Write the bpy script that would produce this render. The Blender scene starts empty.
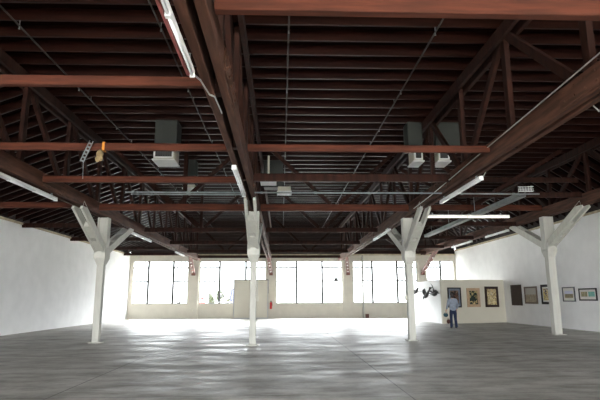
import bpy, bmesh, math, random
from mathutils import Vector, Matrix
random.seed(7)
S = bpy.context.scene
COL = S.collection

# ------------------------------------------------------------------ camera
def make_camera():
    f, yaw, pitch, roll = 503.589, .0375, .1933, -.0042
    fw = Vector((math.sin(yaw)*math.cos(pitch), math.cos(yaw)*math.cos(pitch), math.sin(pitch)))
    rt = Vector((math.cos(yaw), -math.sin(yaw), 0)); up = rt.cross(fw)
    r2 = rt*math.cos(roll) + up*math.sin(roll); u2 = up*math.cos(roll) - rt*math.sin(roll)
    cam = bpy.data.cameras.new('camera'); cam.sensor_width = 36; cam.lens = f/600*36
    cam.clip_start = .05; cam.clip_end = 400
    o = bpy.data.objects.new('camera', cam); COL.objects.link(o)
    o.matrix_world = Matrix(((r2.x,u2.x,-fw.x,0),(r2.y,u2.y,-fw.y,0),(r2.z,u2.z,-fw.z,1.5),(0,0,0,1)))
    S.camera = o
make_camera()

# ------------------------------------------------------------------ world, exposure
SKY_LOW, SKY_SUNWARD, SKY_HIGH = 6.2, 31.0, 61.0     # thin overcast: dull at the far horizon, bright overhead and on the sun's side behind the photographer
w = bpy.data.worlds.new('overcast_sky'); S.world = w; w.use_nodes = True
bg = w.node_tree.nodes['Background']
bg.inputs['Color'].default_value = (.95, .975, 1.0, 1)
def sky_gradient():
    nt = w.node_tree; N = nt.nodes; L = nt.links
    tc = N.new('ShaderNodeTexCoord'); sx = N.new('ShaderNodeSeparateXYZ'); mr = N.new('ShaderNodeMapRange')
    for k, v in zip((1,2,3,4), (.07, .36, SKY_LOW, SKY_HIGH)): mr.inputs[k].default_value = v
    L.new(tc.outputs['Generated'], sx.inputs[0]); L.new(sx.outputs['Z'], mr.inputs[0])
    my = N.new('ShaderNodeMapRange'); my.interpolation_type = 'SMOOTHSTEP'
    for k, v in zip((1,2,3,4), (-.1, -.8, SKY_LOW, SKY_SUNWARD)): my.inputs[k].default_value = v
    L.new(sx.outputs['Y'], my.inputs[0]); L.new(my.outputs[0], mr.inputs[3]); L.new(mr.outputs[0], bg.inputs['Strength'])
sky_gradient()
S.view_settings.view_transform = 'Standard'; S.view_settings.look = 'None'
S.view_settings.exposure = 0.0; S.view_settings.gamma = 1; S.view_settings.use_curve_mapping = False
S.cycles.use_denoising = True
S.cycles.max_bounces = 10; S.cycles.diffuse_bounces = 6; S.cycles.transparent_max_bounces = 12
S.cycles.sample_clamp_indirect = 12

# room dimensions (metres)
XL, XR, YB, YF = -11.9, 14.03, 40.3, -9.0
ZL, ZR, ZB, ZJ = 4.87, 5.19, 4.87, 7.10
CX = [-6.53, -.93, 4.72, 11.37]
CY = [18.65, 17.06, 18.6, 21.0]
CZ = [4.45, 4.42, 4.45, 4.9]          # underside of the bottom chords
WINX = [(-11.62,-7.31),(-6.41,-1.2),(-.41,4.86),(5.7,10.87),(11.63,13.85)]
SILL, HEAD = 1.13, 4.44

def portal(name, loc, sx, sy, rx):
    l = bpy.data.lights.new(name, 'AREA'); l.shape = 'RECTANGLE'; l.size = sx; l.size_y = sy
    l.cycles.is_portal = True
    o = bpy.data.objects.new(name, l); COL.objects.link(o); o.location = loc; o.rotation_euler = (rx,0,0)
for a, b in WINX:
    portal('window_daylight', ((a+b)/2, YB+.35, (SILL+HEAD)/2), b-a, HEAD-SILL, math.radians(-90))
portal('rear_opening_daylight', ((XL+XR)/2, YF-.3, 2.3), 24, 4.4, math.radians(90))

# ------------------------------------------------------------------ materials
def lin(c): return tuple(((v/255)/12.92 if v/255 <= .04045 else (((v/255)+.055)/1.055)**2.4) for v in c)
def mat(name, base, rough=.6, var=.12, scale=6, metal=0, spec=.5, stretch=(1,1,1), second=None, bump=0):
    m = bpy.data.materials.new(name); m.use_nodes = True; nt = m.node_tree; N = nt.nodes; L = nt.links
    b = N['Principled BSDF']; b.inputs['Roughness'].default_value = rough; b.inputs['Metallic'].default_value = metal
    b.inputs['Specular IOR Level'].default_value = spec
    tc = N.new('ShaderNodeTexCoord'); mp = N.new('ShaderNodeMapping'); mp.inputs['Scale'].default_value = stretch
    nz = N.new('ShaderNodeTexNoise'); nz.inputs['Scale'].default_value = scale; nz.inputs['Detail'].default_value = 5
    rp = N.new('ShaderNodeValToRGB'); e = rp.color_ramp.elements
    base = lin(base)
    lo = tuple(max(0,v*(1-var)) for v in base) if second is None else lin(second)
    hi = tuple(min(1,v*(1+var)) for v in base)
    e[0].position = .35; e[1].position = .65
    e[0].color = (*lo,1); e[1].color = (*hi,1)
    L.new(tc.outputs['Object'], mp.inputs['Vector']); L.new(mp.outputs[0], nz.inputs['Vector'])
    L.new(nz.outputs['Fac'], rp.inputs['Fac']); L.new(rp.outputs[0], b.inputs['Base Color'])
    if bump:
        bp = N.new('ShaderNodeBump'); bp.inputs['Strength'].default_value = bump
        L.new(nz.outputs['Fac'], bp.inputs['Height']); L.new(bp.outputs[0], b.inputs['Normal'])
    return m
def emit(name, col, s):
    m = bpy.data.materials.new(name); m.use_nodes = True; b = m.node_tree.nodes['Principled BSDF']
    b.inputs['Base Color'].default_value = (.9,.9,.9,1)
    b.inputs['Emission Color'].default_value = (*col,1); b.inputs['Emission Strength'].default_value = s
    return m
def floor_mat():
    m = bpy.data.materials.new('worn_concrete'); m.use_nodes = True; nt = m.node_tree; N = nt.nodes; L = nt.links
    b = N['Principled BSDF']
    tc = N.new('ShaderNodeTexCoord')
    def noise(sc, det, stretch=(1,1,1), rough=.55):
        mp = N.new('ShaderNodeMapping'); mp.inputs['Scale'].default_value = stretch
        L.new(tc.outputs['Object'], mp.inputs[0]); n = N.new('ShaderNodeTexNoise')
        n.inputs['Scale'].default_value = sc; n.inputs['Detail'].default_value = det; n.inputs['Roughness'].default_value = rough
        L.new(mp.outputs[0], n.inputs['Vector']); return n.outputs['Fac']
    def ramp(src, p0, c0, p1, c1):
        r = N.new('ShaderNodeValToRGB'); e = r.color_ramp.elements
        e[0].position = p0; e[0].color = (*c0,1); e[1].position = p1; e[1].color = (*c1,1)
        L.new(src, r.inputs[0]); return r.outputs[0]
    def mixc(a, b_, fac, mode='MULTIPLY'):
        x = N.new('ShaderNodeMix'); x.data_type = 'RGBA'; x.blend_type = mode
        if isinstance(fac,(int,float)): x.inputs[0].default_value = fac
        else: L.new(fac, x.inputs[0])
        L.new(a, x.inputs[6])
        if isinstance(b_, tuple): x.inputs[7].default_value = (*b_,1)
        else: L.new(b_, x.inputs[7])
        return x.outputs[2]
    big = noise(.28, 4, (1,.8,1)); mid = noise(1.4, 6, (.7,1.4,1), .65); fine = noise(14, 5)
    c = ramp(big, .3, (.31,.30,.275), .7, (.50,.49,.46))
    c = mixc(c, ramp(mid, .35, (.52,.50,.46), .60, (1.14,1.14,1.12)), 1.0)
    c = mixc(c, ramp(fine, .3, (.86,.86,.86), .7, (1.1,1.1,1.1)), .8)
    # worn pale paint left in streaks
    pal = ramp(noise(.9, 8, (.45,1.5,1), .7), .60, (0,0,0), .68, (1,1,1))
    c = mixc(c, (.62,.61,.60), pal, 'MIX')
    crack = ramp(noise(2.2, 9, (.5,1.8,1), .78), .30, (1,1,1), .37, (0,0,0))
    c = mixc(c, (.10,.098,.088), crack, 'MIX')
    # saw-cut joints
    sx = N.new('ShaderNodeSeparateXYZ'); L.new(tc.outputs['Object'], sx.inputs[0])
    def M(op, a, b_=None):
        x = N.new('ShaderNodeMath'); x.operation = op
        for i, v in enumerate((a,b_)):
            if v is None: continue
            if isinstance(v,(int,float)): x.inputs[i].default_value = v
            else: L.new(v, x.inputs[i])
        return x.outputs[0]
    def joint(coord, off, period, width):
        d = M('ABSOLUTE', M('SUBTRACT', M('MODULO', M('ADD', coord, off), period), period/2))
        return M('LESS_THAN', d, width)
    jx = joint(sx.outputs['X'], 3.62+57-57+5.64*10+2.82, 5.64, .014)
    jy = joint(sx.outputs['Y'], 50.5, 6.2, .012)
    j = M('MAXIMUM', jx, jy)
    c = mixc(c, (.06,.058,.055), M('MULTIPLY', j, .75), 'MIX')
    L.new(c, b.inputs['Base Color'])
    r = ramp(noise(.8, 7, (.55,1.4,1), .68), .38, (.36,)*3, .62, (.62,)*3)
    L.new(r, b.inputs['Roughness']); b.inputs['Specular IOR Level'].default_value = .52
    bp = N.new('ShaderNodeBump'); bp.inputs['Strength'].default_value = .10; bp.inputs['Distance'].default_value = .02
    L.new(mid, bp.inputs['Height']); L.new(bp.outputs[0], b.inputs['Normal'])
    return m
def glass_mat():
    m = bpy.data.materials.new('window_glass'); m.use_nodes = True; nt = m.node_tree; N = nt.nodes; L = nt.links
    N.remove(N['Principled BSDF']); o = N['Material Output']
    t = N.new('ShaderNodeBsdfTransparent'); t.inputs[0].default_value = (.96,.98,.98,1)
    g = N.new('ShaderNodeBsdfGlossy'); g.inputs['Roughness'].default_value = .02
    fr = N.new('ShaderNodeFresnel'); fr.inputs[0].default_value = 1.3
    x = N.new('ShaderNodeMixShader'); L.new(fr.outputs[0], x.inputs[0]); L.new(t.outputs[0], x.inputs[1]); L.new(g.outputs[0], x.inputs[2])
    L.new(x.outputs[0], o.inputs['Surface']); return m
def art_mat(name, cols, scale, seed, warp=1.5):
    m = bpy.data.materials.new(name); m.use_nodes = True; nt = m.node_tree; N = nt.nodes; L = nt.links
    b = N['Principled BSDF']; b.inputs['Roughness'].default_value = .45
    tc = N.new('ShaderNodeTexCoord'); mp = N.new('ShaderNodeMapping'); mp.inputs['Location'].default_value = (seed*3.1, seed*1.7, seed*.9)
    n = N.new('ShaderNodeTexNoise'); n.inputs['Scale'].default_value = scale; n.inputs['Detail'].default_value = 3; n.inputs['Distortion'].default_value = warp
    r = N.new('ShaderNodeValToRGB'); r.color_ramp.interpolation = 'CONSTANT'
    e = r.color_ramp.elements
    while len(e) < len(cols): e.new(.5)
    for i, c in enumerate(cols):
        e[i].position = 0 if i == 0 else .30 + .40*i/len(cols); e[i].color = (*lin(c),1)
    L.new(tc.outputs['Object'], mp.inputs[0]); L.new(mp.outputs[0], n.inputs['Vector']); L.new(n.outputs['Fac'], r.inputs[0]); L.new(r.outputs[0], b.inputs['Base Color'])
    return m
MT = dict(
    floor=floor_mat(), glass=glass_mat(),
    wall=mat('white_painted_plaster',(241,241,240),.75,.03,1.5),
    wallback=mat('cream_painted_masonry',(196,191,178),.75,.04,2),
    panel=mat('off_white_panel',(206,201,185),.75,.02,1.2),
    colwhite=mat('white_painted_timber',(180,179,170),.65,.06,3,stretch=(3,3,.5)),
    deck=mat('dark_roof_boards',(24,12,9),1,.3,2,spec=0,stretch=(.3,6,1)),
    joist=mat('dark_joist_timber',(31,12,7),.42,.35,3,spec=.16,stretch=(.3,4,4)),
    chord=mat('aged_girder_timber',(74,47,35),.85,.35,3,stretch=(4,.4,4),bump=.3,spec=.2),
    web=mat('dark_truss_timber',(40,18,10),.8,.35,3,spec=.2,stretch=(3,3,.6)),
    tie=mat('reddish_beam_timber',(71,34,20),.8,spec=.25,var=.3,scale=4,stretch=(.4,4,4)),
    knee=mat('brown_brace_timber',(96,58,48),.75,.3,4),
    plate=mat('pale_sill_timber',(176,164,138),.8,.2,3),
    board=mat('dark_gable_boards',(38,23,17),.8,.3,2,stretch=(.3,2,8)),
    steel=mat('galvanised_steel',(112,116,116),.55,.15,4,metal=.2),
    duct=mat('grey_green_sheet_metal',(34,38,32),.6,.15,2),
    pipe=mat('dark_painted_pipe',(44,42,38),.7,.15,3),
    cream=mat('cream_enamel_metal',(196,192,176),.5,.06,4),
    white=mat('white_enamel',(232,232,230),.45,.03,4),
    tube=mat('unlit_tube_glass',(238,238,238),.25,.02,4),
    lit=emit('lit_tube',(1,.90,.70),1.6),
    redtint=mat('reddish_tint',(132,70,66),.7,.2,5),  # reddish reflection painted beside the strip lights; also the mouth colour
    dark=mat('dark_bronze_metal',(44,42,42),.5,.1,5),
    muntin=mat('pale_grey_muntin',(176,178,180),.5,.05,5),
    black=mat('black_iron',(20,18,18),.5,.2,8),
    red=mat('red_enamel',(176,28,30),.35,.08,6),
    cable=mat('grey_cable',(150,148,142),.5,.1,5),
    shirt=mat('grey_blue_cotton',(132,140,152),.9,.12,12,bump=.2),
    jeans=mat('blue_denim',(26,36,64),.9,.25,14,bump=.2),
    skin=mat('skin',(196,150,124),.55,.05,10),
    hair=mat('dark_brown_hair',(34,24,20),.6,.3,20),
    shoe=mat('dark_shoe_leather',(40,34,32),.5,.2,10),
    teal=mat('dark_teal_cloth',(38,72,82),.85,.25,14),
    brown=mat('brown_leather',(84,48,36),.6,.25,12),
    orange=mat('orange_strap',(216,140,40),.6,.1,10),
    rag=mat('tan_glove_cloth',(120,102,70),.9,.25,12),
    leaf=mat('dark_foliage',(58,66,44),.8,.35,6), bark=mat('bark',(84,66,54),.9,.2,8),
    blue=mat('dark_blue_panel',(34,40,78),.6,.1,4),
    asphalt=mat('pale_pavement',(170,168,162),.9,.1,2),
    fblack=mat('black_frame_wood',(20,18,18),.7,.15,8), fbrown=mat('dark_brown_frame_wood',(48,32,26),.45,.2,8),
    fpale=mat('pale_wood_frame',(178,150,122),.5,.15,10), fgrey=mat('grey_brown_frame_wood',(112,96,84),.5,.15,10),
    fslate=mat('charcoal_frame_wood',(62,64,68),.45,.15,10), mount=mat('white_mount_card',(226,224,216),.9,.02,6), greymount=mat('blue_grey_mount_card',(112,122,134),.9,.06,6),
)

# ------------------------------------------------------------------ mesh helpers
class MB:
    def __init__(s): s.b = bmesh.new()
    def box(s, x0, x1, y0, y1, z0, z1, bev=0):
        r = bmesh.ops.create_cube(s.b, size=1)['verts']
        for v in r: v.co = Vector(((x0+x1)/2+v.co.x*(x1-x0), (y0+y1)/2+v.co.y*(y1-y0), (z0+z1)/2+v.co.z*(z1-z0)))
        if bev: s._bev(r, bev)
        return s
    def _bev(s, vs, bev):
        es = {e for v in vs for e in v.link_edges}
        bmesh.ops.bevel(s.b, geom=list(es), offset=bev, segments=1, affect='EDGES', profile=.5)
    def beam(s, p0, p1, wd, ht, side=None, bev=.008):
        """rectangular timber between two points; wd across (horizontal), ht the other way"""
        p0 = Vector(p0); p1 = Vector(p1); d = (p1-p0); ln = d.length; d.normalize()
        sd = Vector(side) if side else d.cross(Vector((0,0,1)))
        if sd.length < 1e-4: sd = Vector((1,0,0))
        sd = (sd - d*sd.dot(d)).normalized(); u = sd.cross(d)
        r = bmesh.ops.create_cube(s.b, size=1)['verts']
        c = (p0+p1)/2
        for v in r: v.co = c + sd*v.co.x*wd + d*v.co.y*ln + u*v.co.z*ht
        if bev: s._bev(r, bev)
        return s
    def tube(s, pts, rad, seg=8, cap=True):
        pts = [Vector(p) for p in pts]; rings = []
        n = len(pts); rads = rad if isinstance(rad,(list,tuple)) else [rad]*n
        ref = None
        for i, p in enumerate(pts):
            d = (pts[min(i+1,n-1)]-pts[max(i-1,0)]).normalized()
            if ref is None:
                ref = d.cross(Vector((0,0,1)))
                if ref.length < .05: ref = Vector((1,0,0))
            a = (ref - d*ref.dot(d)).normalized(); b = d.cross(a); ref = a
            rings.append([s.b.verts.new(p + (a*math.cos(t)+b*math.sin(t))*rads[i]) for t in [2*math.pi*k/seg for k in range(seg)]])
        for i in range(n-1):
            for k in range(seg):
                s.b.faces.new((rings[i][k], rings[i][(k+1)%seg], rings[i+1][(k+1)%seg], rings[i+1][k]))
        if cap: s.b.faces.new(rings[0][::-1]); s.b.faces.new(rings[-1])
        return s
    def ball(s, c, r, sc=(1,1,1), rot=None, seg=14):
        vs = bmesh.ops.create_uvsphere(s.b, u_segments=seg, v_segments=max(6,seg*2//3), radius=r)['verts']
        for v in vs:
            q = Vector((v.co.x*sc[0], v.co.y*sc[1], v.co.z*sc[2]))
            if rot: q = rot @ q
            v.co = q + Vector(c)
        return s
    def quad(s, *ps):
        s.b.faces.new([s.b.verts.new(p) for p in ps]); return s
    def prism(s, poly, axis_vec):
        a = [s.b.verts.new(p) for p in poly]; av = Vector(axis_vec); c = [s.b.verts.new(Vector(p)+av) for p in poly]
        s.b.faces.new(a); s.b.faces.new(c[::-1]); n = len(a)
        for i in range(n): s.b.faces.new((a[i], c[i], c[(i+1)%n], a[(i+1)%n]))
        return s
    def build(s, name, m, parent=None, smooth=False, label=None):
        """geometry is given in world space; it is stored relative to the thing's base"""
        bmesh.ops.recalc_face_normals(s.b, faces=s.b.faces)
        o0 = Vector((0,0,0)); p = parent
        while p is not None: o0 += p.location; p = p.parent
        for v in s.b.verts: v.co -= o0
        me = bpy.data.meshes.new(name); s.b.to_mesh(me); s.b.free()
        if smooth:
            for f in me.polygons: f.use_smooth = True
        me.materials.append(MT[m] if isinstance(m,str) else m)
        o = bpy.data.objects.new(name, me); COL.objects.link(o)
        if parent is not None: o.parent = parent
        if label: o['label'] = label
        return o
def tag(o, label, cat, group=None):
    o['label'] = label; o['category'] = cat
    if group: o['group'] = group
    return o
def thing(name, label, cat, loc, group=None):
    o = bpy.data.objects.new(name, None); COL.objects.link(o); o.location = loc; o.empty_display_size = .2
    return tag(o, label, cat, group)
def struct(o): o['kind'] = 'structure'; return o
def sempty(name, loc=(0,0,0)):
    o = bpy.data.objects.new(name, None); COL.objects.link(o); o.location = loc; return struct(o)

# ------------------------------------------------------------------ room shell
struct(MB().box(XL-.3, XR+.3, YF, YB+.3, -.25, 0).build('floor', 'floor'))
struct(MB().box(-90, 90, YB+.3, YB+120, -.3, -.12).build('ground_outside', 'asphalt'))
struct(MB().box(-90, 90, YF-80, YF, -.3, -.12).build('ground_behind', 'asphalt'))
struct(MB().box(XL-.3, XL, YF, YB+.3, 0, ZL).build('wall_left', 'wall'))
struct(MB().box(XR, XR+.3, YF, YB+.3, 0, ZR).build('wall_right', 'wall'))
def back_wall():
    m = MB()
    xs = [XL] + [v for ab in WINX for v in ab] + [XR]
    m.box(XL, XR, YB, YB+.3, 0, SILL); m.box(XL, XR, YB, YB+.3, HEAD, ZB)
    for i in range(0, len(xs), 2): m.box(xs[i], xs[i+1], YB, YB+.3, SILL, HEAD)
    for i in range(2, len(xs)-2, 2): m.box(xs[i]+.06, xs[i+1]-.06, YB-.14, YB, 0, HEAD+.1)     # pilasters
    return struct(m.build('wall_back', 'wallback'))
back_wall()
def gable():
    m = MB(); n = 9; h = (ZJ+.3-ZB-.12)/n
    for i in range(n): m.box(XL, XR, YB+.05, YB+.12, ZB+.12+i*h, ZB+.12+(i+1)*h-.015)
    m.box(XL, XR, YB+.12, YB+.3, ZB+.12, ZJ+.3)
    return struct(m.build('wall_back_upper', 'board'))
gable()
struct(MB().box(XL, XR, YB-.08, YB+.3, ZB, ZB+.12).build('trim_back', 'plate'))
struct(MB().box(XL-.3, XL+.06, YF, YB, ZL, ZL+.10).build('trim_left', 'plate'))
struct(MB().box(XR-.06, XR+.3, YF, YB, ZR, ZR+.10).build('trim_right', 'plate'))
m = MB()                                            # end wall behind the photographer: wide doorways
OPEN = [(-10.9,-3.4),(-2.6,4.9),(5.7,13.2)]; OPH = 4.3
xs = [XL] + [v for ab in OPEN for v in ab] + [XR]
m.box(XL, XR, YF-.3, YF, OPH, ZJ+.4)
for i in range(0, len(xs), 2): m.box(xs[i], xs[i+1], YF-.3, YF, 0, OPH)
struct(m.build('wall_front', 'wallback'))

# ceiling: flat deck between the outer trusses, lean-to slopes to the side walls
JY = [9.6 + .655*k for k in range(-8, 47)]
JX0, JX1 = CX[0]-.2, CX[3]+.2
def add_ceiling():
    c = sempty('ceiling', (0,0,ZJ))
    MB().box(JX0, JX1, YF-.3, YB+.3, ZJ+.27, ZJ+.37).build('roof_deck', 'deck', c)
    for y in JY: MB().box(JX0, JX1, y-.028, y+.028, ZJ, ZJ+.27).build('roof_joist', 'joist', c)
    c = sempty('ceiling_left', (0,0,ZL))
    zi, zo = ZJ+.02, ZL+.10
    MB().prism([(JX0,YF-.3,zi+.27),(XL-.45,YF-.3,zo+.27),(XL-.45,YF-.3,zo+.37),(JX0,YF-.3,zi+.37)], (0,YB-YF+.6,0)).build('roof_deck', 'deck', c)
    for y in JY:
        y += .3
        MB().prism([(JX0,y-.028,zi),(XL-.35,y-.028,zo),(XL-.35,y-.028,zo+.27),(JX0,y-.028,zi+.27)], (0,.056,0)).build('rafter', 'joist', c)
    c = sempty('ceiling_right', (0,0,ZR))
    zo = ZR+.10
    MB().prism([(JX1,YF-.3,zi+.27),(XR+.45,YF-.3,zo+.27),(XR+.45,YF-.3,zo+.37),(JX1,YF-.3,zi+.37)], (0,YB-YF+.6,0)).build('roof_deck', 'deck', c)
    for y in JY:
        y += .3
        MB().prism([(JX1,y-.028,zi),(XR+.35,y-.028,zo),(XR+.35,y-.028,zo+.27),(JX1,y-.028,zi+.27)], (0,.056,0)).build('rafter', 'joist', c)
add_ceiling()

def eaves():  # boards added to block sky light between the rafter ends
    struct(MB().box(XL-.32, XL-.12, YF, YB+.3, ZL+.10, ZL+.42).build('trim_left_eave', 'board'))
    struct(MB().box(XR+.12, XR+.32, YF, YB+.3, ZR+.10, ZR+.46).build('trim_right_eave', 'board'))
eaves()

# windows
MULL = [(-10.42,-8.48),(-4.85,-2.8),(1.22,3.25),(7.26,9.26),(12.79,)]
for i, ((a, b), mu) in enumerate(zip(WINX, MULL)):
    w_ = sempty('window_%d' % (i+1), ((a+b)/2, YB+.14, SILL))
    m = MB(); y0, y1 = YB+.10, YB+.18
    m.box(a, b, y0, y1, SILL, SILL+.06); m.box(a, b, y0, y1, HEAD-.06, HEAD); m.box(a, a+.06, y0, y1, SILL, HEAD); m.box(b-.06, b, y0, y1, SILL, HEAD)
    m.build('window_frame', 'muntin', w_)
    for x in mu: MB().box(x-.075, x+.075, YB+.06, YB+.2, SILL, HEAD).build('mullion', 'dark', w_)
    m = MB(); edges = [a] + list(mu) + [b]
    for k in range(len(edges)-1):
        x0, x1 = edges[k], edges[k+1]; n = 4
        for q in range(1, n): xx = x0+(x1-x0)*q/n; m.box(xx-.014, xx+.014, YB+.13, YB+.16, SILL, HEAD)
        for z in (2.87, 3.93):
            t = .06 if k != 1 else .012
            m.box(x0, x1, YB+.12, YB+.17, z-t, z+t)
        for z in (1.7, 2.28, 3.4): m.box(x0, x1, YB+.13, YB+.16, z-.008, z+.008)
    m.build('muntin_grid', 'muntin', w_)
    MB().quad((a,YB+.15,SILL),(b,YB+.15,SILL),(b,YB+.15,HEAD),(a,YB+.15,HEAD)).build('pane', 'glass', w_)
    MB().box(a-.03, b+.03, YB-.05, YB+.1, SILL-.05, SILL).build('window_sill', 'wallback', w_)

# partition that carries the pictures
PA, PB = Vector((9.62,30.38,0)), Vector((14.03,31.72,0)); PH = 2.6
def partition():
    t = .14; d = (PB-PA).normalized(); n = Vector((d.y,-d.x,0))
    m = MB()
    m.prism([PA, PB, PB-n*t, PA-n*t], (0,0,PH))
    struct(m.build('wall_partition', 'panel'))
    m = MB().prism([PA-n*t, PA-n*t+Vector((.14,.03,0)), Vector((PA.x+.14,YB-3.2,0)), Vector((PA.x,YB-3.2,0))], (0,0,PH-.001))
    return struct(m.build('wall_partition_side', 'wall'))  # whiter than the front, to paint in the stronger light on this face
partition()

# ------------------------------------------------------------------ trusses
TL = ['long dark timber roof truss over the leftmost white column', 'long timber roof truss running overhead above the second white column from left',
      'long timber roof truss above the third white column from left', 'timber roof truss beside the right wall over the rightmost white column']
def truss(i):
    X, zc = CX[i], CZ[i]; zt = ZJ
    t = thing('roof_truss', TL[i], 'roof truss', (X, YB-.2, zc), 'roof trusses over the rows of columns')
    y0, y1 = YF+.02, YB-.02
    m = MB()
    for s in (-1,1): m.box(X+s*.105-.06, X+s*.105+.06, y0, y1, zc, zc+.40, .01)
    m.build('bottom_chord', 'chord', t)
    m = MB()
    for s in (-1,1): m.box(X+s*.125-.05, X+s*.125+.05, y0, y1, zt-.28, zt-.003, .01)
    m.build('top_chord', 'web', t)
    ys = [9.7+2.7*k for k in range(-2,12)]
    for k, y in enumerate(ys):
        MB().box(X-.055, X+.055, y-.09, y+.09, zc+.02, zt-.02, .006).build('web_post', 'web', t)
        if k < len(ys)-1:
            y2 = ys[k+1]
            a, b = ((X,y+.12,zt-.16),(X,y2-.14,zc+.24))
            if (i == 2 and k % 2) or (i == 3 and k % 2 == 0): a, b = ((X,y+.14,zc+.24),(X,y2-.12,zt-.16))
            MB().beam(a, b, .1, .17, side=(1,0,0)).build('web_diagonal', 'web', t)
    for y in (6.9, 14.0, 25.2, 32.4):               # bolted splice plates on the bottom chord
        for s in (-1,1):
            m = MB().box(X+.165 if s>0 else X-.19, X+.19 if s>0 else X-.165, y-.7, y+.7, zc+.04, zc+.36, .006)
            for q in range(5):
                for z in (zc+.12, zc+.28): m.tube([(X+s*.185,y-.56+q*.28,z),(X+s*.21,y-.56+q*.28,z)], .022, 6)
            m.build('splice_plate', 'chord', t)
    XP = [-6.86,-.8,5.28,11.25][i]
    ka, kb_ = Vector((X,YB-3.9,zc+.14)), Vector((XP,YB-.28,3.52))
    kb = MB().beam(ka, kb_, .24, .24, side=(1,0,0)).build('knee_brace', 'knee', t)
    MB().box(XP-.14, XP+.14, YB-.42, YB-.145, 3.3, 3.5, .01).build('corbel', 'knee', t)
    for q in range(4):
        c = ka.lerp(kb_, .3+q*.18)
        MB().tube([(c.x,c.y-.02,c.z-.1),(c.x,c.y-.1,c.z-.16)], .05, 8).build('bolt', 'white', kb)
for i in range(4): truss(i)

# ------------------------------------------------------------------ columns with Y-shaped arms
CL = ['leftmost white timber column with forked arms near the long white wall', 'second white column from left standing before the grey enclosure',
      'third white column from left with forked arms, left of the person', 'rightmost white column with wide forked arms before the right wall pictures']
CW = [.24,.21,.24,.31]
def column(i):
    X, Y, zc, wd = CX[i], CY[i], CZ[i], CW[i]
    t = thing('column', CL[i], 'column', (X,Y,0), 'white timber columns with forked arms')
    h = wd/2; zj = zc-1.28
    MB().box(X-h-.09, X+h+.09, Y-h-.09, Y+h+.09, 0, .035, .01).build('base_plate', 'colwhite', t)
    MB().box(X-h, X+h, Y-h, Y+h, .035, zc, .015).build('post', 'colwhite', t)
    m = MB()                                         # cheek boards doubling the head
    for s in (-1,1):
        m.box(X+s*(h+.035)-.035, X+s*(h+.035)+.035, Y-.16, Y+.16, zj-.12, zc, .01)
    m.build('head_board', 'colwhite', t)
    m = MB(); rings = []                             # swelling where post, head and arms meet
    for z, a, c in ((zj-.44,h+.005,h+.005),(zj-.2,.2,.26),(zj+.14,.2,.30),(zj+.26,.165,.22)):
        rings.append([m.b.verts.new((X+sx*a, Y+sy*c, z)) for sx, sy in ((-1,-1),(1,-1),(1,1),(-1,1))])
    for q in range(3):
        for k in range(4): m.b.faces.new((rings[q][k], rings[q][(k+1)%4], rings[q+1][(k+1)%4], rings[q+1][k]))
    m.b.faces.new(rings[0][::-1]); m.b.faces.new(rings[-1]); m.build('gusset_block', 'colwhite', t)
    for nm, dy, dz in (('near_arm',-2.5 if i < 3 else -2.85,.04),('far_arm',3.15,.06)):
        p0 = Vector((X,Y+(-.05 if dy<0 else .05),zj+.02)); p1 = Vector((X,Y+dy,zc+dz))
        arm = None
        for s in (-1,1):
            mm = MB().beam(p0+Vector((s*.135,0,0)), p1+Vector((s*.135,0,0)), .05, .28, side=(1,0,0), bev=.012)
            o = mm.build('brace_arm', 'colwhite', t)
        d = p1-p0
        MB().beam(p0+d*.02, p0+d*.30, .215, .2, side=(1,0,0)).build('spacer_block', 'colwhite', t)
        MB().beam(p0+d*.37, p0+d*.62, .215, .2, side=(1,0,0)).build('spacer_block', 'colwhite', t)
for i in range(4): column(i)
for i, (dx, dy, lab) in enumerate([(.105,0,'small pale switch box on the second white column from left'),(-.12,0,'small pale switch box on the third white column from left')]):
    c = (CX[1],CY[1]) if i == 0 else (CX[2],CY[2]); s = 1 if dx > 0 else -1
    xx = c[0]+dx
    t = thing('switch_box', lab, 'switch', (xx,c[1],1.42), 'switch boxes on the columns')
    MB().box(min(xx,xx+s*.07), max(xx,xx+s*.07), c[1]-.06, c[1]+.06, 1.42, 1.6, .008).build('box_body', 'cream', t)
    MB().tube([(xx+s*.035,c[1],1.6),(xx+s*.035,c[1],3.0)], .012).build('conduit', 'colwhite', t)

# ------------------------------------------------------------------ tie beams across the bays
def xs_between(i, j): return CX[i]+.2, CX[j]-.2
def tie(x0, x1, y, z, label, h=.2, d=.11, vee=None, post=None, m='tie'):
    t = thing('tie_beam', label, 'beam', (x0,y,z), 'tie beams across the bays')
    MB().box(x0, x1, y-d/2, y+d/2, z-h/2, z+h/2, .008).build('beam', m, t)
    if vee:
        for (a, b) in vee: MB().beam((a,y+.02,z+.12),(b,y+.02,ZJ-.12), .09, .14, side=(0,1,0)).build('sway_brace', 'web', t)
    if post is not None:
        for p in post: MB().box(p-.07, p+.07, y-.05, y+.05, z-.14, ZJ-.01, .006).build('king_post', 'web', t)
    return t
def V(i, j):
    a, b = CX[i], CX[j]; c = (a+b)/2
    return [(c-.15,a+.35),(c+.15,b-.35)]
BN = [('left wall','leftmost truss'),('leftmost truss','second truss'),('second truss','third truss'),('third truss','rightmost truss')]
tie(*xs_between(0,1), 7.05, 4.65, 'nearest reddish tie beam across the left bay, ending at the second truss', .15, .1)
tie(*xs_between(1,2), 5.0, 4.65, 'nearest reddish tie beam at the top edge across the middle bay', .19, .12)
tie(*xs_between(2,3), 6.0, 4.75, 'nearest tie beam across the right bay beyond the third truss', .19, .12)
tie(*xs_between(0,1), 10.4, 4.67, 'red tie beam across the left bay in front of the louvred heater box', .155, .09)
tie(*xs_between(1,2), 10.4, 4.67, 'red tie beam across the middle bay, second from the front', .15, .09)
tie(*xs_between(0,1), 13.3, 4.65, 'dusty red tie beam across the left bay, third from the front', .17)
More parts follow.
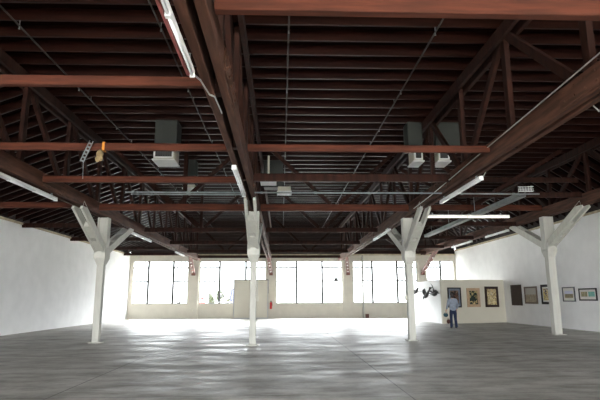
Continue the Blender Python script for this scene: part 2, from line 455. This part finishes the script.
tie(*xs_between(1,2), 13.0, 4.65, 'dim brown tie beam across the middle bay, third from the front', .2, m='web')
tie(XL-.02, CX[0]-.2, 17.5, 4.72, 'tie beam from the left wall to the leftmost truss near its column', .2)
tie(*xs_between(0,1), 17.5, 4.65, 'red tie beam between the first and second columns, with sway braces', .24, vee=V(0,1), post=[-3.4])
tie(*xs_between(1,2), 17.5, 4.65, 'brown tie beam between the second and third columns, with sway braces', .24, vee=V(1,2))
tie(*xs_between(2,3), 20.9, 5.28, 'orange brown tie beam right of the third column above the lit tube', .24, vee=V(2,3), post=[8.0])
tie(*xs_between(2,3), 18.0, 5.25, 'upper tie beam across the right bay just beyond the third column', .2, m='web', vee=[(7.2,5.2),(7.9,10.6)])
tie(*xs_between(2,3), 18.1, 5.84, 'third and highest tie beam across the right bay near the third column', .18, m='web')
FARW = ['fourth','third','second','hindmost']
for k, y in enumerate((23.4, 28.8, 34.2, 38.6)):
    for b in range(4):
        x0 = XL if b == 0 else CX[b-1]+.2; x1 = CX[b]-.2
        zz = 4.85 if b in (0,3) else 4.65
        nth = ['first','second','third','last'][k]
        if b == 3: zz = 4.95
        tie(x0, x1, y, zz, '%s dark tie beam beyond the columns, between the %s and the %s' % (nth, BN[b][0], BN[b][1]), .2, .11,
            vee=V(b-1,b) if b and k in (0,2) else None, post=[(x0+x1)/2] if b == 1 and k == 0 else None, m='web')

# ------------------------------------------------------------------ fluorescent fittings
def strip(x, y0, y1, z, label, lit=False, axis='y', side=-1, board=False, hw=.05):
    t = thing('strip_light', label, 'light fitting', ((x+0,(y0+y1)/2,z) if axis=='y' else ((y0+y1)/2,x,z)), 'fluorescent strip lights')
    def bx(m, u0,u1,v0,v1,z0,z1,bev=0):
        return m.box(u0,u1,v0,v1,z0,z1,bev) if axis=='y' else m.box(v0,v1,u0,u1,z0,z1,bev)
    bx(MB(), x-hw, x+hw, y0, y1, z, z+.06, .01).build('housing', 'white', t)
    n = max(1, round((y1-y0)/1.25)); ln = (y1-y0)/n
    for q in range(n):
        for s in ((-.026,.026) if hw > .04 else (0,)):
            a, b = y0+q*ln+.03, y0+(q+1)*ln-.03
            ps = [(x+s,a,z-.025),(x+s,b,z-.02)] if axis=='y' else [(a,x+s,z-.025),(b,x+s,z-.02)]
            MB().tube(ps, .019, 10).build('tube', 'lit' if lit else 'tube', t, True)
        for e in (y0+q*ln+.015, y0+(q+1)*ln-.015): bx(MB(), x-hw, x+hw, e-.014, e+.014, z-.045, z+.002).build('lamp_holder', 'white', t)
    if board: bx(MB(), x+side*(hw+.022)-.02, x+side*(hw+.022)+.02, y0, y1, z-.02, z+.1, .006).build('reflection_strip', 'redtint', t)  # reddish reflection on the housing side, built as a coloured strip
    for e in (y0+.3, y1-.3): bx(MB(), x-.02, x+.02, e-.02, e+.02, z+.055, z+.132).build('hanger', 'steel', t)
zc = CZ[0]
strip(CX[0]+.05, 9.4, 14.45, 4.32, 'near strip light under the leftmost truss, running out of the left edge', board=True)
strip(CX[0]+.05, 21.6, 25.2, 4.32, 'second strip light under the leftmost truss, just beyond its column')
strip(CX[0]+.05, 31.2, 33.9, 4.32, 'farthest strip light under the leftmost truss, close to the windows')
strip(CX[1]-.2, 3.2, 6.0, 4.29, 'near strip light with red reflection strip under the second truss at the top edge', board=True, hw=.03)
strip(CX[1]-.1, 10.6, 13.6, 4.29, 'strip light under the second truss just before its column')
strip(CX[2]+.08, 11.6, 14.7, 4.32, 'strip light under the third truss before its column')
strip(CX[2]-.15, 20.9, 24.6, 4.32, 'strip light under the third truss beyond its column')
strip(CX[2]+.25, 4.0, 7.1, 4.32, 'white strip light at the right edge under the third truss')
strip(CX[3]-.12, 24.4, 27.2, 4.77, 'strip light under the rightmost truss nearest to its column')
strip(CX[3]-.12, 29.3, 32.8, 4.77, 'strip light under the rightmost truss closer to the back windows')
strip(17.42, 5.05, 8.1, 4.33, 'lit warm white strip light crossing right of the third column', lit=True, axis='x')

# ------------------------------------------------------------------ heaters and ducts
def vent(name, label, x0, x1, y, zb, zm, depth=.7, duct=None, louver=True, drip=True, cat='air duct'):
    t = thing(name, label, cat, ((x0+x1)/2, y+depth/2, zb), 'ceiling air units with ducts')
    d0, d1 = duct or (x0, x1)
    MB().box(d0, d1, y+.05, y+depth, zm-.02, ZJ-.004, .015).build('duct', 'duct', t)
    MB().box(x0, x1, y, y+depth+.05, zb+.05, zm, .015).build('housing', 'cream', t)
    if louver:
        m = MB()
        m.box(x0+.02,x1-.02,y-.03,y,zm-.06,zm-.02); m.box(x0+.02,x1-.02,y-.03,y,zb+.08,zb+.12); m.box(x0+.02,x0+.06,y-.03,y,zb+.08,zm-.02); m.box(x1-.06,x1-.02,y-.03,y,zb+.08,zm-.02)
        m.build('grille_frame', 'white', t)
        MB().box(x0+.06,x1-.06,y-.006,y-.001,zb+.12,zm-.06).build('grille_back', 'dark', t)
        m = MB(); n = 7
        for q in range(1,n):
            xx = x0+.06+(x1-x0-.12)*q/n; m.box(xx-.006,xx+.006,y-.025,y-.006,zb+.12,zm-.06)
        m.build('louver', 'dark', t)
    if drip: MB().box(x0-.03, x1+.03, y-.05, y+depth+.1, zb, zb+.05, .012).build('drip_tray', 'white', t)
    return t
vent('heater_unit', 'pale louvred heater box with grey duct hanging in the left bay', -4.0, -3.36, 15.3, 5.74, 6.22, .7, duct=(-4.0,-3.3), cat='heater')
vent('air_duct', 'narrow grey duct with white bottom plate behind the louvred heater', -3.98, -3.5, 20.0, 5.86, 6.05, .6, louver=False)
vent('air_duct', 'wide grey duct right of the second column with offset white outlet', -.15, .38, 20.0, 5.74, 5.98, .6, duct=(-.72,.07), louver=False)
MBt = thing('return_grille', 'small pale grille box beside the wide duct right of second column', 'vent', (-.5,19.4,5.96), 'ceiling air units with ducts')
MB().box(-.83,-.2,19.1,19.8,5.96,6.0,.01).build('rim', 'white', MBt); MB().box(-.80,-.23,19.12,19.78,6.0,6.2,.01).box(-.55,-.48,19.4,19.5,6.2,ZJ-.002).build('box_body', 'cream', MBt)
m = MB()
for q in range(6): m.box(-.78+q*.1,-.75+q*.1,19.085,19.1,5.965,6.15)
m.build('slat', 'dark', MBt)
vent('air_duct', 'grey duct with pale outlet box on the right side of third truss', 4.98, 5.36, 15.3, 5.74, 6.2, .6, duct=(4.95,5.8), louver=True)
vent('air_duct', 'grey duct with pale outlet box on the left side of third truss', 4.2, 4.5, 15.3, 5.74, 6.2, .6, duct=(4.05,4.52), louver=True)
# ------------------------------------------------------------------ pipes, tray, cables
def pipe(x, label, r=.019, z=6.98):
    t = thing('sprinkler_pipe', label, 'pipe', (x,YB-1,z), 'sprinkler pipes under the joists')
    MB().tube([(x,YF+.3,z),(x,YB,z)], r, 8).build('pipe', 'pipe', t)
    for k in range(12):
        y = 3.4+3.1*k; MB().tube([(x,y,z),(x,y,z-.058),(x,y,z-.06),(x,y,z-.07)], [.012,.012,.02,.02], 8).build('sprinkler_head', 'steel', t)
    m = MB()
    for k in range(8):
        y = 9.6+.655*(6*k-6); m.box(x-.006, x+.006, y-.01, y+.01, z, ZJ+.01)
    m.build('hanger', 'steel', t)
pipe(-5.35, 'thin sprinkler pipe under joists beside the leftmost truss'); pipe(-2.49, 'thin sprinkler pipe under joists left of the second truss')
pipe(.14, 'thin sprinkler pipe under joists right of the second truss'); pipe(3.22, 'thin sprinkler pipe under joists left of the third truss')
pipe(8.2, 'thin sprinkler pipe under joists of the right bay')
def xpipe(x0, x1, y, z, label, r=.022):
    t = thing('conduit_pipe', label, 'pipe', (x0,y,z), 'grey pipes across the bays')
    MB().tube([(x0,y,z),(x1,y,z)], r, 8).build('pipe', 'steel', t, True)
    m = MB()
    for q in range(int((x1-x0)/1.5)+1): xx = x0+.2+q*1.5; m.tube([(xx-.03,y,z),(xx+.03,y,z)], r*1.5, 8)
    m.build('coupling', 'steel', t)
xpipe(-4.3, CX[1]-.21, 13.75, 4.40, 'light grey pipe across the left bay before the second column')
xpipe(-1.0+.25, CX[2]-.2, 13.75, 4.40, 'light grey pipe across the middle bay between second and third columns')
xpipe(-4.4, -1.2, 14.6, 4.52, 'second thinner pipe just behind the left bay pipe', .02)
xpipe(4.95, 7.4, 13.9, 4.42, 'light grey pipe across the right bay before the third column')
t = thing('cable_tray', 'grey steel cable tray slanting away right of the third column', 'cable tray', (7.1,19,4.42))
m = MB(); m.box(7.0,7.2,14.3,24.3,4.42,4.44); m.box(6.99,7.01,14.3,24.3,4.42,4.55); m.box(7.19,7.21,14.3,24.3,4.42,4.55); m.build('tray', 'steel', t)
for y, zt in ((18.0,5.2),(20.9,5.2),(23.4,4.9)): MB().tube([(7.1,y,4.43),(7.1,y,zt)], .012, 6).build('hanger_rod', 'steel', t)
for k, (pts, lab) in enumerate([
    ([(4.47,3.6,5.02),(4.47,6.7,4.86),(4.47,10.5,4.70),(4.47,14.5,4.52),(4.47,16.6,4.47)], 'long thin grey cable along the left face of the third truss'),
    ([(4.97,7.12,4.38),(4.97,7.3,4.36),(4.965,7.5,4.60),(4.96,7.8,4.64),(4.96,11.2,4.72),(4.95,11.5,4.60),(4.86,11.6,4.38)], 'thin white conduit along the right face of the third truss'),
    ([(-1.12,6.02,4.30),(-1.1,6.4,4.40),(-1.03,6.8,4.36),(-.98,7.0,4.41),(-.96,7.7,4.425)], 'short loose white wire from the end of the red edged strip light')]):
    pts2 = []
    for a, b in zip(pts, pts[1:]):
        for q in range(4): pts2.append(Vector(a).lerp(Vector(b), q/4))
    pts2.append(Vector(pts[-1]))
    tag(MB().tube(pts2, .012, 6).build('cable', 'cable', None, True), lab, 'cable', 'cables along the trusses')
# odds and ends hanging in the left bay
t = thing('perforated_strap', 'pale perforated metal strap hanging tilted from the left bay beam', 'strap', (-4.1,10.3,4.3))
m = MB()
for q in range(6):
    a = Vector((-4.16+.028*q, 10.3, 4.32+.075*q)); b = a+Vector((.028,0,.075))
    m.beam(a, a.lerp(b,.45), .09, .012, side=(1,0,-.3), bev=0); m.beam(a+Vector((-.035,0,.01)), b+Vector((-.035,0,.01)), .02, .012, side=(1,0,-.3), bev=0); m.beam(a+Vector((.035,0,-.01)), b+Vector((.035,0,-.01)), .02, .012, side=(1,0,-.3), bev=0)
m.build('strap', 'steel', t)
MB().tube([(-4.13,10.3,4.34),(-4.11,10.3,3.95)], .006, 6).build('wire', 'steel', t)
tag(MB().box(-3.78,-3.73,10.335,10.35,4.57,4.77).box(-3.78,-3.73,10.335,10.46,4.752,4.767).box(-3.78,-3.73,10.335,10.46,4.57,4.585).build('strap_loop','orange'), 'orange strap looped around the red left bay tie beam', 'strap')
t = MB(); t.ball((-3.8,10.3,4.485),.075,(1,.5,1.3)); t.ball((-3.84,10.3,4.38),.05,(1,.5,1.4)); t.ball((-3.77,10.3,4.39),.04,(1,.5,1.5))
tag(t.build('work_glove','rag',None,True), 'tan cloth glove hanging below the orange strap', 'glove')
t = thing('wire_basket', 'pale wire basket lying on the upper tie beam of the right bay', 'basket', (9.04,18,5.352))
m = MB()
for q in range(9): m.tube([(8.78+q*.06,17.93,5.356),(8.80+q*.06,17.9,5.52+.006*q)], .011, 5)
for z in (5.37,5.44,5.53): m.tube([(8.75,17.91,z),(9.34,17.91,z+.01)], .011, 5)
m.box(8.78,9.32,17.92,18.08,5.352,5.362)
m.build('wire_mesh','white',t)

# ------------------------------------------------------------------ enclosure and fittings along the back wall
t = thing('enclosure', 'pale grey boxed enclosure covering the lower right of second window', 'enclosure', (-2.33,39.9,0))
MB().box(-3.63,-1.03,39.55,YB-.145,0,2.9).build('body', 'panel', t)
MB().box(-3.67,-.99,39.49,YB-.145,2.9,2.96,.01).build('top_trim', 'fslate', t)
m = MB().box(-3.66,-3.60,39.51,39.55,0,2.9).box(-1.06,-1.0,39.51,39.55,0,2.9).box(-3.6,-1.06,39.53,39.55,0,.08); m.build('edge_trim', 'muntin', t)
MB().box(-1.03,-.98,39.55,39.63,1.9,2.9).build('corner_batten', 'dark', t)
t = thing('fire_extinguisher', 'red fire extinguisher on the pier right of the grey enclosure', 'fire extinguisher', (-.8,40.05,.72))
MB().tube([(-.8,40.05,.72),(-.8,40.05,.74),(-.8,40.05,1.16),(-.8,40.05,1.22),(-.8,40.05,1.25)], [.07,.085,.085,.06,.03], 14).build('cylinder', 'red', t, True)
MB().tube([(-.8,40.05,1.25),(-.8,40.05,1.31)], .03, 8).box(-.86,-.74,40.03,40.07,1.31,1.335).build('valve', 'dark', t)
MB().tube([(-.77,40.04,1.29),(-.69,40.03,1.22),(-.69,40.03,.95)], .014, 6).build('hose', 'black', t)
MB().box(-.83,-.77,40.12,40.17,.85,1.15).build('bracket', 'dark', t)
t = thing('standpipe', 'white vertical pipe in front of the fourth window', 'pipe', (6.45,40.12,0))
MB().tube([(6.45,40.12,0),(6.45,40.12,4.86)], .075, 12).build('pipe', 'colwhite', t, True)
m = MB()
for z in (.3,2.4,4.7): m.tube([(6.45,40.12,z),(6.45,40.12,z+.06)], .095, 12)
m.build('collar', 'colwhite', t)
tag(MB().box(6.6,6.84,39.95,40.25,0,.3,.015).build('small_crate','brown'), 'small brown box on the floor beside the white standpipe', 'box')
t = thing('window_fan', 'small dark square box fixed in the third window', 'vent', (4.33,40.3,2.86))
MB().box(4.22,4.5,40.26,40.42,2.84,3.1,.01).build('box_body','dark',t)
m = MB()
for q in range(4): m.box(4.24,4.48,40.25,40.262,2.87+q*.055,2.895+q*.055)
m.build('slat','dark',t)
tag(MB().tube([(-8.0,40.38,SILL+.06),(-8.0,40.38,SILL+.14)],.10,10).ball((-7.9,40.38,SILL+.12),.06).build('sill_object','dark'), 'small dark object on the sill of the first window', 'ornament')
m = MB().box(-9.9,-9.6,YB-.012,YB,.72,.9,.004)
tag(MB().box(-6.95,-6.83,YB-.17,YB-.14,.55,.72,.006).build('wall_outlet','cream'), 'small pale outlet box on the pier between first and second windows', 'outlet')
m.b.free()
tag(MB().box(4.30,4.62,YB-.03,YB,.68,.84,.006).build('vent_plate','cream'), 'small pale plate below the third window', 'plate')
# outside
t = thing('shrub', 'dark leafy shrub outside behind the second window', 'shrub', (-5.0,43,-.12))
m = MB(); lf = MB(); rnd = random.Random(3)
for k in range(9):
    a = Vector((-5.0+rnd.uniform(-.15,.15),43,-.12)); tip = Vector((-5.0+rnd.uniform(-1.35,1.35),43+rnd.uniform(-.5,.5),rnd.uniform(1.45,2.25)))
    mid = a.lerp(tip,.55)+Vector((0,0,.25)); m.tube([a,mid,tip],[.03,.02,.008],6)
    for q in range(30):
        c = mid.lerp(tip, rnd.uniform(.2,1.08))+Vector((rnd.gauss(0,.09),rnd.gauss(0,.09),rnd.gauss(0,.07)))
        n = Vector((rnd.gauss(0,1),rnd.gauss(0,1),rnd.gauss(0,1))).normalized(); s1 = n.orthogonal().normalized(); s2 = n.cross(s1); r = rnd.uniform(.10,.19)
        lf.quad(c+s1*r*1.6, c+s2*r*.6, c-s1*r*1.6, c-s2*r*.6)
m.build('stem','bark',t); lf.build('foliage','leaf',t)
t = thing('bollard', 'red bollard outside the lower left corner of second window', 'bollard', (-6.3,41.2,-.12))
MB().tube([(-6.28,41.2,-.12),(-6.28,41.2,1.50)],.22,14).ball((-6.28,41.2,1.50),.22).build('post','red',t,True)
MB().tube([(-6.28,41.2,.6),(-6.28,41.2,.8)],.226,14).build('band','white',t,True)
t = thing('sign_post', 'narrow dark blue upright panel outside beside the grey enclosure', 'panel', (-3.86,41.0,-.12))
MB().box(-4.04,-3.78,40.97,41.03,.2,2.35,.01).build('panel','blue',t); MB().tube([(-3.86,41.05,-.12),(-3.86,41.05,2.0)],.03,8).build('post','dark',t)

# ------------------------------------------------------------------ pictures
def picture(label, o, u, wn, hn, z0, frame, fw_, art, mount=None, mw=0, group=None):
    """o: lower-left point on the wall, u: direction along the wall seen from the room, n points into the room"""
    o = Vector((o[0],o[1],z0)); u = Vector(u).normalized(); n = u.cross(Vector((0,0,1))).normalized()
    t = thing('framed_picture', label, 'picture', o+u*wn/2, group)
    def slab(a, b, c, d, d0, d1):
        P = [o+u*a+Vector((0,0,c)), o+u*b+Vector((0,0,c)), o+u*b+Vector((0,0,d)), o+u*a+Vector((0,0,d))]
        return [p+n*d0 for p in P], n*(d1-d0)
    m = MB()
    for a,b,c,d in ((0,wn,0,fw_),(0,wn,hn-fw_,hn),(0,fw_,fw_,hn-fw_),(wn-fw_,wn,fw_,hn-fw_)): m.prism(*slab(a,b,c,d,.004,.05))
    m.build('frame', frame, t)
    i0 = fw_
    if mount: MB().prism(*slab(fw_,wn-fw_,fw_,hn-fw_,.006,.022)).build('mount', mount, t); i0 = fw_+mw
    for (mt, a, b, c, d) in art:
        A = i0+(wn-2*i0)*a; B = i0+(wn-2*i0)*b; Cc = i0+(hn-2*i0)*c; D = i0+(hn-2*i0)*d
        MB().prism(*slab(A,B,Cc,D,.01,.026)).build('image', mt, t)
    return t
pd = (PB-PA).normalized()
def onp(s): p = PA+pd*(s-.135); return (p.x,p.y)
A1 = art_mat('dusky_abstract',[(22,18,18),(60,52,48),(96,62,48),(120,108,92),(40,34,34)],5,1)
A2 = art_mat('dark_green_ochre_abstract',[(20,22,20),(24,48,42),(20,22,20),(206,184,130),(28,30,28)],3.2,2,2.5)
A3 = art_mat('cream_brown_abstract',[(70,52,34),(196,172,120),(214,200,158),(110,84,52),(236,226,196)],3.4,3,2)
A4 = art_mat('near_black_brown_abstract',[(40,26,24),(52,34,30),(46,30,26),(66,44,38)],9,4)
A5 = art_mat('faded_landscape',[(150,136,112),(176,160,134),(140,128,110),(190,176,150)],4,5)
A5s = mat('pale_sky_print',(190,186,176),.6,.06,4)
A6 = art_mat('yellow_blue_abstract',[(40,70,150),(216,190,60),(226,208,170),(34,30,60),(210,180,120)],3.2,6,2)
A7s = mat('lavender_sky_print',(214,214,232),.6,.05,3); A7 = art_mat('olive_hillside',[(96,84,46),(128,112,66),(110,100,60),(146,128,84)],7,7)
A8a = art_mat('ochre_leaf_study',[(140,132,80),(120,112,62),(172,160,110)],7,8); A8b = art_mat('teal_study',[(70,146,132),(96,168,152),(120,180,160)],7,9)
G = 'framed pictures on the partition'; G2 = 'framed pictures on the right wall'
picture('black framed dark picture with blue grey mount, behind the standing person', onp(.53), pd, .95, 1.19, .93, 'fblack', .07, [(A1,0,1,0,1)], 'greymount', .11, G)
picture('pale wood framed dark green and ochre picture, middle of the partition', onp(1.9), pd, .95, 1.14, .95, 'fpale', .17, [(A2,0,1,0,1)], None, 0, G)
picture('wide dark framed cream and brown abstract picture, rightmost on the partition', onp(3.24), pd, 1.0, 1.26, .93, 'fbrown', .15, [(A3,0,1,0,1)], None, 0, G)
RU = (0,-1,0)
picture('dark brown almost black picture on right wall, closest to the partition', (XR,30.7), RU, 1.33, 1.2, 1.05, 'fbrown', .10, [(A4,0,1,0,1)], None, 0, G2)
picture('grey brown framed faded landscape, second from the partition on right wall', (XR,28.99), RU, 1.44, .95, 1.16, 'fgrey', .09, [(A5,0,1,0,.55),(A5s,0,1,.55,1)], None, 0, G2)
picture('black framed yellow and blue abstract partly hidden by the rightmost column', (XR,27.1), RU, 1.35, 1.03, 1.15, 'fblack', .13, [(A6,0,1,0,1)], 'mount', .08, G2)
picture('thin charcoal framed hillside under a pale sky, right of the rightmost column', (XR,25.0), RU, 1.06, .70, 1.30, 'fslate', .05, [(A7,0,1,0,.55),(A7s,0,1,.55,1)], 'mount', .13, G2)
picture('black framed picture of ochre and teal halves at the right edge', (XR,23.6), RU, 1.36, .56, 1.35, 'fblack', .06, [(A8a,0,.46,.1,1),(A8b,.54,1,.1,1)], 'mount', .1, G2)

# ------------------------------------------------------------------ black bird sculptures on the side of the partition
def bird(label, c, u, tilt, L, wing, tailup):
    c = Vector(c); u = Vector(u).normalized(); s = u.cross(Vector((0,0,1))).normalized()
    ax = (u*math.cos(tilt)+Vector((0,0,1))*math.sin(tilt)).normalized(); up = s.cross(ax).normalized()
    if up.z < 0: up = -up
    t = thing('bird_sculpture', label, 'sculpture', c, 'black bird sculptures on the partition side')
    P = lambda a,b,d=0: c+ax*a*L+up*b*L+s*d*L
    MB().tube([P(-.5,.0),P(-.42,.01),P(-.2,.0),P(0,-.02),P(.16,.0),P(.24,.05),P(.32,.06),P(.38,.04)],[.015*L,.035*L,.08*L,.11*L,.09*L,.065*L,.06*L,.03*L],12).build('body','black',t,True)
    MB().tube([P(.36,.045),P(.44,.03),P(.52,.015)],[.028*L,.018*L,.003*L],8).build('beak','black',t,True)
    for q in (-1,1):
        tip = P(-.12, wing*.9, q*.19); m = MB()
        m.prism([P(.12,.05,q*.07),P(-.18,.05,q*.07),P(-.34,wing*.7,q*.17),tip,P(.02,wing*.6,q*.17)], s*.015)
        m.build('wing','black',t)
    if tailup:
        MB().tube([P(-.02,.08),P(-.06,.25),P(-.14,.4),P(-.27,.5)],[.03*L,.026*L,.02*L,.008*L],8).build('plume','black',t,True)
    MB().prism([P(-.4,.02,-.03),P(-.66,.05,-.09),P(-.66,.03,.09),P(-.4,.02,.03)], up*.02).build('tail','black',t)
    MB().tube([c,(PA.x,c.y,c.z)],.012,6).build('wall_rod','black',t)
BU = (-.25,.97,0)
bird('black bird sculpture with raised plume nearest the partition corner', (9.26,30.72,1.76), BU, math.pi, 1.2, .22, True)
bird('black bird sculpture diving down, middle of the three on the partition side', (9.23,32.3,1.68), BU, math.radians(-35), 1.15, .3, False)
bird('small black bird sculpture partly hidden behind the third column', (9.2,34.6,1.95), BU, math.radians(150), .9, .2, False)

# ------------------------------------------------------------------ the visitor
def skin(name, chains, m, parent, sub=2, root=0):
    """chains: list of polylines [(pos, radius)...]; equal positions are welded; one skinned surface"""
    verts=[]; rad=[]; edges=[]; idx={}
    o0 = Vector((0,0,0)); p = parent
    while p is not None: o0 += p.location; p = p.parent
    for ch in chains:
        prev=None
        for pos, r in ch:
            k = tuple(round(v,4) for v in pos)
            if k not in idx: idx[k]=len(verts); verts.append(Vector(pos)-o0); rad.append(r)
            if prev is not None and prev != idx[k]: edges.append((prev, idx[k]))
            prev = idx[k]
    me = bpy.data.meshes.new(name+'_skeleton'); me.from_pydata(verts, edges, [])
    o = bpy.data.objects.new(name, me); COL.objects.link(o)
    md = o.modifiers.new('skin','SKIN'); md.use_smooth_shade = True
    for i, r in enumerate(rad):
        d = me.skin_vertices[0].data[i]; d.radius = (r,r) if not isinstance(r,tuple) else r; d.use_root = (i == root)
    sb = o.modifiers.new('sub','SUBSURF'); sb.levels = sub; sb.render_levels = sub
    dg = bpy.context.evaluated_depsgraph_get(); ev = o.evaluated_get(dg)
    m2 = bpy.data.meshes.new_from_object(ev); m2.name = name; o.modifiers.clear(); o.data = m2; bpy.data.meshes.remove(me)
    m2.materials.clear(); m2.materials.append(MT[m] if isinstance(m,str) else m)
    for f in m2.polygons: f.use_smooth = True
    if parent is not None: o.parent = parent
    return o
def visitor():
    B = Vector((8.64,25.64,0))
    t = thing('person', 'person in grey-blue shirt and blue jeans seen from behind, viewing the partition', 'person', B)
    P = lambda x,y,z: (B.x+x, B.y+y, z)                     # faces +y (away from the camera)
    pel, wai, che, nek = P(0,0,.95), P(0,-.01,1.12), P(0,-.01,1.32), P(0,.0,1.47)
    hand = {}
    chains = [[(pel,(.132,.095)),(wai,(.135,.095)),(che,(.16,.11)),(P(0,0,1.42),(.11,.08)),(nek,.055),(P(0,.015,1.54),.052),(P(0,.02,1.60),.08),(P(0,.025,1.67),(.082,.095)),(P(0,.02,1.735),.055)]]
    for s in (-1,1):
        sh = P(s*.185,-.01,1.40)
        if s < 0: el, wr = P(-.27,-.02,1.12), P(-.31,.08,.90)
        else: el, wr = P(.255,-.03,1.12), P(.235,.12,.93)
        chains.append([(che,(.16,.11)),(sh,.062),(el,.043),(wr,.029)])
        kn, an = P(s*.105,.02,.50), P(s*.12,-.02,.09)
        chains.append([(pel,(.132,.095)),(P(s*.092,0,.86),.078),(kn,.050),(an,.036),(P(s*.125,.10,.04),.035),(P(s*.13,.17,.03),.026)])
        w = Vector(wr); d = (w-Vector(el)).normalized(); palm = w+d*.075
        chains.append([(wr,.029),(tuple(w+d*.035),.032),(tuple(palm),.034)])
        hand[s] = (w, d, palm)
        side = Vector((1,0,0)) if abs(d.x) < .8 else Vector((0,1,0)); fwd = Vector((0,1,0)); fwd = (fwd-d*fwd.dot(d)).normalized(); pn = Vector((-s,0,0))
        for q, ln in enumerate((.070,.080,.074,.058)):      # index to little finger, curled towards the thigh
            b0 = palm + fwd*(.030-.020*q); k1 = b0+d*ln*.5+pn*.006; k2 = k1+d*ln*.32+pn*.022; k3 = k2+d*ln*.12+pn*.026
            chains.append([(tuple(palm),.034),(tuple(b0+d*.012),.011),(tuple(k1),.0095),(tuple(k2),.0088),(tuple(k3),.0075)])
        tb = w+d*.03+fwd*.03; chains.append([(tuple(w+d*.035),.032),(tuple(tb),.014),(tuple(tb+d*.035+fwd*.018),.011),(tuple(tb+d*.065+fwd*.016+pn*.01),.009)])
    body = skin('body', chains, 'skin', t, 2)
    # face and ears belong to the head
    m = MB(); H = Vector(P(0,.02,1.655))
    m.ball(H+Vector((0,.115,-.01)), .016,(1,1.2,1.6)); 
    m.build('nose','skin',t,True)
    for s in (-1,1):
        MB().ball(H+Vector((s*.088,.0,.0)), .028,(.4,.8,1.2)).build('ear','skin',t,True)
        MB().ball(H+Vector((s*.033,.092,.02)), .013).build('eye','white',t,True)
    MB().ball(H+Vector((0,.098,-.052)), .02,(1.3,.4,.35)).build('mouth','redtint',t,True)
    # hair: cap over back and crown with lowered nape
    m = MB(); m.ball(H+Vector((0,-.015,.035)), .108,(.98,1.0,1.05),seg=18); m.ball(H+Vector((0,-.05,-.05)), .085,(1.0,.75,1.25),seg=16)
    m.build('hair','hair',t,True)
    # shirt
    ch = [[(P(0,0,.84),(.19,.15)),(P(0,0,.95),(.185,.145)),(wai,(.172,.13)),(che,(.185,.128)),(P(0,0,1.43),(.13,.098)),(P(0,0,1.50),.078)]]
    for s in (-1,1):
        sh = P(s*.19,-.01,1.405)
        el = P(-.27,-.02,1.12) if s<0 else P(.255,-.03,1.12); wr = P(-.31,.08,.90) if s<0 else P(.235,.12,.93)
        cu = Vector(el).lerp(Vector(wr),.86)
        ch.append([(che,(.185,.128)),(sh,.078),(Vector(sh).lerp(Vector(el),.5)[:],.066),(el,.056),(tuple(cu),.043)])
    skin('shirt', ch, 'shirt', t, 2)
    ch = [[(P(0,0,1.02),(.155,.118)),(P(0,-.005,.93),(.168,.13))]]
    for s in (-1,1):
        ch.append([(P(0,-.005,.93),(.168,.13)),(P(s*.098,0,.80),.104),(P(s*.108,.02,.50),.076),(P(s*.12,-.015,.22),.072),(P(s*.125,-.01,.05),.080)])
    skin('jeans', ch, 'jeans', t, 2)
    for s in (-1,1):
        m = MB(); m.ball(P(s*.125,.04,.045), .06,(.85,2.2,.75)); 
        for v in m.b.verts: v.co.z = max(v.co.z, .004)
        m.build('shoe','shoe',t,True)
    # what the left hand holds
    w_, d_, palm = hand[-1]
    g = palm+d_*.045+Vector((.02,0,0))
    b = thing('cloth_bag', 'dark teal cloth bag held in the left hand of the person', 'bag', g+Vector((0,0,-.26)))
    MB().ball(g+Vector((-.02,0,-.14)), .115,(1.05,.7,.85)).ball(g+Vector((-.06,0,-.10)), .07,(1.2,.7,.7)).build('bag_body','teal',b,True)
    MB().tube([g+Vector((-.09,0,-.06)),g+Vector((-.05,0,-.01)),g,g+Vector((.04,0,-.02)),g+Vector((.06,0,-.07))],.011,6).build('handle','teal',b,True)
visitor()
pp = PA+pd*.27+Vector((pd.y,-pd.x,0))*.14
t = thing('small_bag', 'small brown bag on the floor at the foot of the partition', 'bag', (pp.x,pp.y,0))
MB().ball((pp.x,pp.y,.13), .14,(.8,.6,.93)).build('bag_body','brown',t,True)
MB().tube([(pp.x-.05,pp.y,.22),(pp.x-.04,pp.y,.31),(pp.x+.04,pp.y,.31),(pp.x+.05,pp.y,.22)],.01,6).build('handle','brown',t,True)
